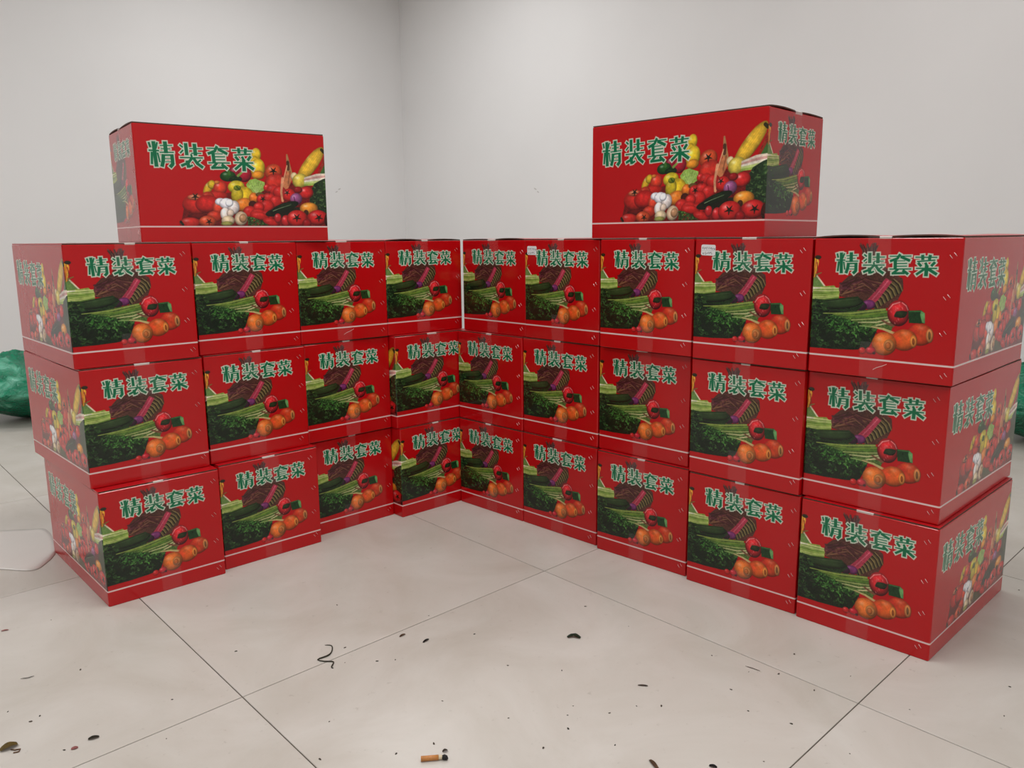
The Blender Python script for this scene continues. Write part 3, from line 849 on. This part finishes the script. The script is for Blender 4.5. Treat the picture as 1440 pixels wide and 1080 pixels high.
def bag(loc, rx, ry, h, label, seed, lean, hx):
    from mathutils import noise
    r = link('plastic_bag', None, loc=loc)
    tag(r, label, 'plastic bag', 'green plastic bags on the floor')
    bm = bmesh.new()
    bmesh.ops.create_icosphere(bm, subdivisions=5, radius=1)
    for v in bm.verts:
        p = v.co.copy()
        n1 = noise.noise(p * 1.6 + Vector((seed, 0, 0))) * 0.16
        ang = math.atan2(p.y, p.x)
        fold = (abs(math.sin(ang * 7 + 3 * noise.noise(p * 2.2 + Vector((0, seed, 0)))))) * 0.11 * max(0.0, p.z + 0.35)
        n2 = abs(noise.noise(p * 5.0 + Vector((0, 0, seed)))) * 0.07
        k = 1 + n1 - fold + n2
        z = p.z
        zz = (z * 0.5 + 0.5) if z > 0 else 0.5 * (1 - abs(z) ** 1.8)
        sq = 1.0 if z > -0.2 else 1 - 0.28 * ((-z - 0.2) / 0.8) ** 2
        pinch = 1 - 0.30 * max(0, z) ** 2
        v.co = Vector((p.x * rx * k * sq * pinch + lean * max(0, z) ** 2, p.y * ry * k * sq * pinch, max(0.0, zz * h * (1 + n1 * 0.5 - fold * 0.4))))
    link('body', mesh_of('bag_body', bm, True), M_BAG, r)
    bm = bmesh.new()
    for s in (-1, 1):
        prev = None
        for i in range(7):
            t = i / 6
            c = Vector((hx + s * 0.07 * t, 0.02 * s * t, h * 0.70 + 0.055 * math.sin(PI * 0.62 * t) - 0.03 * t))
            wv = 0.018 + 0.055 * t
            d = Vector((0.25, 1, 0.1 * s)).normalized()
            row = [bm.verts.new(c + d * wv * (q_ - 1.5) / 1.5 + Vector((0, 0, 0.012 * ((q_ + i) % 2)))) for q_ in range(4)]
            if prev:
                for q_ in range(3): bm.faces.new((prev[q_], prev[q_ + 1], row[q_ + 1], row[q_]))
            prev = row
    hd = link('tied_handles', mesh_of('bag_handles', bm, True), M_BAG, r)
    md = hd.modifiers.new('film', 'SOLIDIFY'); md.thickness = 0.002
    return r


bag((-2.30, 3.80, 0), 0.33, 0.30, 0.312, 'green plastic bag on the floor behind the left wing of cartons', 1.3, -0.04, -0.27)
bag((2.13, 3.20, 0), 0.31, 0.25, 0.32, 'green plastic bag on the floor behind the right wing of cartons', 6.1, 0.03, 0.24)

# ------------------------------------------------------------------ pale sheet on the floor beside the left wing
M_SHEET = simple('white_plastic_sheet', (205, 198, 192), 0.35, noise=(4, 0.03))
from mathutils import noise as mnoise
edge = [(-1.56, 2.215), (-1.4064, 2.2453), (-1.345, 2.235), (-1.235, 2.08), (-1.2116, 1.981), (-1.2189, 1.9493), (-1.2492, 1.9455), (-1.3097, 1.9558), (-1.3499, 1.9477), (-1.60, 1.90), (-1.70, 2.10)]
bm = bmesh.new()
cx, cy = -1.42, 2.09
NR = 10
outer = []
for i in range(len(edge)):
    a, b = Vector((*edge[i], 0)), Vector((*edge[(i + 1) % len(edge)], 0))
    p0, p3 = Vector((*edge[i - 1], 0)), Vector((*edge[(i + 2) % len(edge)], 0))
    for k in range(5):
        t = k / 5
        outer.append(0.5 * (2 * a + (b - p0) * t + (2 * p0 - 5 * a + 4 * b - p3) * t * t + (3 * a - p0 - 3 * b + p3) * t ** 3))
cv = bm.verts.new((cx, cy, 0.006)); prev = None; first_ring = None
rings = []
for r_ in range(1, NR + 1):
    t = r_ / NR
    ring = []
    for p in outer:
        x, y = cx + (p.x - cx) * t, cy + (p.y - cy) * t
        z = 0.0017 + 0.0016 * abs(mnoise.noise(Vector((x * 9, y * 9, 0)))) * (1 - t ** 4)
        ring.append(bm.verts.new((x, y, z)))
    rings.append(ring)
n = len(outer)
for k in range(n): bm.faces.new((cv, rings[0][k], rings[0][(k + 1) % n]))
for a, b in zip(rings, rings[1:]):
    for k in range(n): bm.faces.new((a[k], b[k], b[(k + 1) % n], a[(k + 1) % n]))
sh = link('plastic_sheet', mesh_of('plastic_sheet', bm, True), M_SHEET)
md = sh.modifiers.new('film', 'SOLIDIFY'); md.thickness = 0.0010; md.offset = -1
tag(sh, 'thin pale plastic sheet lying flat on the floor left of the cartons', 'plastic sheet')

# ------------------------------------------------------------------ litter on the floor
M_STEM = simple('dried_dark_stem', (44, 38, 22), 0.7, noise=(120, 0.35))
M_LEAFG = simple('dark_green_leaf_scrap', (30, 44, 18), 0.6, noise=(150, 0.4))
M_LEAFY = simple('yellowed_leaf_scrap', (112, 90, 34), 0.6, noise=(150, 0.35))
M_BROWN = simple('brown_plant_scrap', (98, 70, 46), 0.7, noise=(200, 0.3))
M_BLACK = simple('charred_black', (26, 23, 22), 0.8, noise=(300, 0.4))
M_FILT = simple('cork_filter_paper', (186, 122, 62), 0.45, noise=(400, 0.12))
M_PAPER = simple('white_cigarette_paper', (206, 190, 160), 0.6, noise=(300, 0.08))
M_CRUMB = simple('dark_plant_crumb', (74, 62, 50), 0.8, noise=(300, 0.4))
M_PINK = simple('pink_paper_scrap', (176, 112, 108), 0.7, noise=(300, 0.2))

stem = [(-0.3912, 1.5474), (-0.3767, 1.5479), (-0.3718, 1.5405), (-0.3688, 1.5227), (-0.3693, 1.5069), (-0.3796, 1.4962), (-0.3965, 1.488), (-0.3759, 1.48), (-0.3576, 1.482), (-0.3544, 1.4759), (-0.3583, 1.4566), (-0.3512, 1.4557)]
rad = [0.0008, 0.0011, 0.0013, 0.0012, 0.0018, 0.0019, 0.0013, 0.0014, 0.0014, 0.0015, 0.0017, 0.0011]
bm = bmesh.new()
tube(bm, [(x, y, r + 0.0001) for (x, y), r in zip(stem, rad)], rad, 8)
o = link('dried_stem', mesh_of('dried_stem', bm, True), M_STEM)
md = o.modifiers.new('smooth', 'SUBSURF'); md.levels = md.render_levels = 1
tag(o, 'curled dark dried plant stem lying across a floor tile joint', 'plant stem')

# cigarette end
a, b = Vector((-0.1507, 1.1692, 0)), Vector((-0.1089, 1.1745, 0))
ax = (b - a).normalized(); ln = (b - a).length
rt = link('cigarette_butt', None, loc=a, rotz=math.atan2(ax.y, ax.x))
tag(rt, 'stubbed cigarette butt with orange filter and black end on the floor', 'cigarette butt')
r0 = 0.0042
for nm, x0, x1, m, ra, rb in (('filter', 0, 0.028, M_FILT, r0, r0 * 0.98), ('paper', 0.028, 0.034, M_PAPER, r0 * 0.9, r0 * 0.8)):
    bm = bmesh.new(); tube(bm, [(x0, 0, r0), ((x0 + x1) / 2, 0, r0 * 0.98), (x1, 0, r0 * 0.97)], [ra, (ra + rb) / 2 * 0.98, rb], 14)
    link(nm, mesh_of(nm, bm, True), m, rt)
bm = bmesh.new(); tube(bm, [(0.034, 0, r0 * 0.9), (0.037, -0.001, r0 * 1.0), (0.040, -0.002, r0 * 0.9), (0.0425, -0.004, r0 * 0.6)], [r0 * 0.75, r0 * 1.1, r0 * 0.95, r0 * 0.35], 10)
link('burnt_end', mesh_of('burnt_end', bm), M_BLACK, rt)


def scrap(name, pts, wid, mat, label, cat, arch=0.0015, group=None):
    """A small strip or leaf piece lying on the floor along pts, lifted a little in the middle."""
    bm = bmesh.new(); P = [Vector((x, y, 0)) for x, y in pts]
    n = 6; rows = []
    for i in range(n + 1):
        t = i / n * (len(P) - 1); k = min(int(t), len(P) - 2); c = P[k].lerp(P[k + 1], t - k)
        d = (P[k + 1] - P[k]).normalized(); s_ = Vector((-d.y, d.x, 0))
        w = wid * (0.25 + 0.75 * math.sin(PI * (0.12 + 0.76 * i / n)))
        z = arch * math.sin(PI * i / n)
        rows.append([bm.verts.new(c + s_ * w * q_ + Vector((0, 0, 0.0004 + z + arch * 0.6 * abs(q_)))) for q_ in (-1, -0.4, 0.4, 1)])
    for ra, rb in zip(rows, rows[1:]):
        for q_ in range(3): bm.faces.new((ra[q_], ra[q_ + 1], rb[q_ + 1], rb[q_]))
    r_ = bmesh.ops.solidify(bm, geom=bm.faces[:], thickness=-0.0005)
    o = link(name, mesh_of(name, bm), mat)
    return tag(o, label, cat, group)


scrap('leaf_scrap', [(0.1108, 1.5706), (0.1251, 1.576), (0.1372, 1.5671)], 0.006, M_LEAFG, 'dark green leaf scrap alone in the middle of the front floor', 'leaf scrap', 0.003)
scrap('leaf_scrap', [(-0.8437, 1.2036), (-0.834, 1.213), (-0.826, 1.2226)], 0.0085, M_LEAFY, 'yellowed triangular leaf scrap in the near left floor corner', 'leaf scrap', 0.004)
bm = bmesh.new(); tube(bm, [(-0.8285, 1.2075, .0012), (-0.821, 1.2060, .0012), (-0.8135, 1.2085, .0012), (-0.812, 1.2015, .0012), (-0.819, 1.1985, .0012)], 0.0011, 6)
tag(link('curled_tendril', mesh_of('curled_tendril', bm, True), M_BROWN), 'small brown curled tendril beside the yellowed leaf scrap', 'plant scrap')
scrap('seed_husk', [(-0.7150, 1.2333), (-0.7080, 1.2365), (-0.7000, 1.2411)], 0.0042, M_STEM, 'dark pointed seed husk on the floor near the yellowed leaf', 'seed husk', 0.002)
scrap('plant_scrap', [(-0.1882, 1.5549), (-0.1779, 1.5698)], 0.0028, M_BLACK, 'short black stem piece by the diagonal tile joint', 'plant scrap')
scrap('plant_scrap', [(-0.24, 1.5802), (-0.2297, 1.5924)], 0.0028, M_BROWN, 'reddish brown flake lying just on the diagonal tile joint', 'plant scrap')
scrap('plant_scrap', [(0.2142, 1.1669), (0.2183, 1.156), (0.2237, 1.1388)], 0.0035, M_BROWN, 'brown twig at the bottom edge of the floor', 'plant scrap')
scrap('plant_scrap', [(0.305, 1.1513), (0.316, 1.1457)], 0.0035, M_BLACK, 'black charred scrap at the bottom edge of the floor', 'plant scrap')
scrap('plant_scrap', [(-0.9433, 1.4275), (-0.9297, 1.4298), (-0.9232, 1.4374)], 0.0012, M_STEM, 'thin dark hair-like stem on the left front floor', 'plant scrap', 0.0008)
scrap('plant_scrap', [(0.229, 1.3858), (0.239, 1.384), (0.247, 1.3831)], 0.0022, M_CRUMB, 'pointed grey seed scrap in the middle of the right front floor', 'plant scrap', 0.001)
scrap('plant_scrap', [(0.4471, 1.4508), (0.4703, 1.432)], 0.0009, M_CRUMB, 'thin grey straw lying along the right tile joint', 'plant scrap', 0.0006)
scrap('paper_scrap', [(-1.1000, 1.6211), (-1.0881, 1.6274)], 0.003, M_PINK, 'tiny reddish scrap at the left edge of the floor', 'paper scrap', 0.001)
scrap('paper_scrap', [(-0.7300, 1.2078), (-0.7206, 1.2124)], 0.0042, M_PINK, 'tiny pink scrap near the dark seed husk', 'paper scrap', 0.001)
scrap('ash_fleck', [(-0.1180, 1.1913), (-0.1100, 1.1953)], 0.003, M_CRUMB, 'grey ash fleck beside the cigarette butt', 'ash fleck', 0.002)

crumbs = [(-1.0213, 1.6723), (-0.8459, 1.4596), (-0.6231, 1.3521), (-0.5843, 1.2344), (-0.5648, 1.5265), (-0.4035, 1.734), (-0.3213, 1.2792), (-0.3134, 1.1759), (-0.1931, 1.1888), (-0.1307, 1.3397),
          (0.2451, 1.6184), (0.161, 1.7155), (0.091, 1.4411), (0.1037, 1.3202), (0.0901, 1.2524), (0.1655, 1.2973), (0.2161, 1.3184), (0.5022, 1.4212), (0.9107, 1.3698), (0.8455, 1.2783), (0.6925, 1.3),
          (0.5575, 1.4953), (1.181, 1.7808), (-0.3341, 1.4776), (-0.2718, 1.482), (-0.2359, 1.4869), (-0.1886, 1.6767), (-0.1344, 1.2143), (-0.0841, 1.5897), (0.3925, 1.4926), (0.4479, 1.4298),
          (0.3976, 1.3686), (0.1639, 1.2062), (0.3939, 1.1606), (0.0458, 1.2003), (-0.0132, 1.4613), (-0.901, 1.3181), (-0.8425, 1.2871), (-0.8361, 1.3041), (-0.0113, 1.285), (0.5377, 1.1784), (-0.3461, 1.5371),
          (0.4092, 1.3), (0.6348, 1.4113), (0.472, 1.2609), (0.5487, 1.3637), (0.0917, 1.292), (0.2602, 1.3177), (-0.7400, 1.2060)]
cm = []
for k in range(4):
    bm = bmesh.new(); bmesh.ops.create_icosphere(bm, subdivisions=1, radius=0.0019)
    rr = random.Random(k + 20)
    for v in bm.verts: v.co = Vector((v.co.x * rr.uniform(.8, 1.9), v.co.y * rr.uniform(.6, 1.1), max(-0.0006, v.co.z * 0.5))) + Vector((0, 0, 0.0006))
    me = mesh_of('crumb', bm); me.materials.append(M_CRUMB if k % 2 else M_STEM); cm.append(me)
MARKS = [('the cigarette butt', (-0.13, 1.172)), ('the curled dried stem', (-0.372, 1.50)), ('the dark green leaf scrap', (0.125, 1.572)), ('the yellowed leaf scrap', (-0.836, 1.213)),
         ('the brown twig', (0.219, 1.153)), ('the pointed grey seed scrap', (0.239, 1.384)), ("the left wing's near corner", (-0.955, 1.63)), ('the charred black scrap', (0.31, 1.149)), ('the reddish brown flake', (-0.235, 1.586)), ('the tile joint crossing at left', (-0.4974, 1.3594)), ('the tile joint crossing at right', (0.6099, 1.3172)),
         ("the right wing's near corner", (0.80, 1.455)), ('the short black stem piece', (-0.183, 1.562)), ('the thin grey straw', (0.459, 1.441)),
         ('the thin hair-like stem', (-0.932, 1.431)), ('the dark seed husk', (-0.707, 1.237))]
RANK = ['nearest', 'second nearest', 'third nearest', 'fourth nearest', 'fifth nearest', 'sixth nearest', 'seventh nearest', 'eighth nearest', 'ninth nearest', 'tenth nearest']


def crumb_label(k):
    best = None
    for nm, (mx, my) in MARKS:
        d = sorted(range(len(crumbs)), key=lambda i: math.hypot(crumbs[i][0] - mx, crumbs[i][1] - my))
        r_ = d.index(k)
        if best is None or r_ < best[0]: best = (r_, nm)
    return f'tiny dark crumb on the floor, {RANK[min(best[0], 9)]} to {best[1]}'


for k, (x, y) in enumerate(crumbs):
    o = link('crumb', cm[k % 4], loc=(x, y, 0), rotz=k * 1.7)
    sc_ = 0.55 + 0.75 * ((k * 37) % 10) / 10
    o.scale = (sc_, sc_, sc_)
    tag(o, crumb_label(k), 'crumb', 'tiny plant crumbs scattered on the floor')

# small scuff marks on the walls
M_SCUFF = simple('grey_scuff', (196, 193, 190), 0.8, noise=(80, 0.1))
for px_, wallo, inw, base, dr in ((Vector((-0.2125, 1.0267, 0.0593)), w_left, DA, C0, -DB), (Vector((0.0328, 1.0263, 0.0572)), w_right, -DB, C0, DA)):
    nrm = Vector((-dr.y, dr.x, 0))
    tt = (base.xy - Vector((0, 0))).dot(nrm.xy) / px_.xy.dot(nrm.xy)
    c = Vector((0, 0, CAM_H)) + px_ * tt
    ins_ = inw - dr * inw.dot(dr); ins_.normalize()
    bm = bmesh.new()
    for (a0, b0, l0, w0) in ((-0.016, 0.012, 0.014, 0.006), (0.012, -0.010, 0.012, 0.005)):
        vs = []
        for k in range(8):
            an = 2 * PI * k / 8
            vs.append(bm.verts.new(c + dr * (a0 + l0 * math.cos(an)) + Vector((0, 0, b0 - 0.4 * l0 * math.cos(an) + w0 * math.sin(an))) + ins_ * 0.0008))
        bm.faces.new(vs)
    link('scuff_mark', mesh_of('scuff_mark', bm), M_SCUFF, wallo)
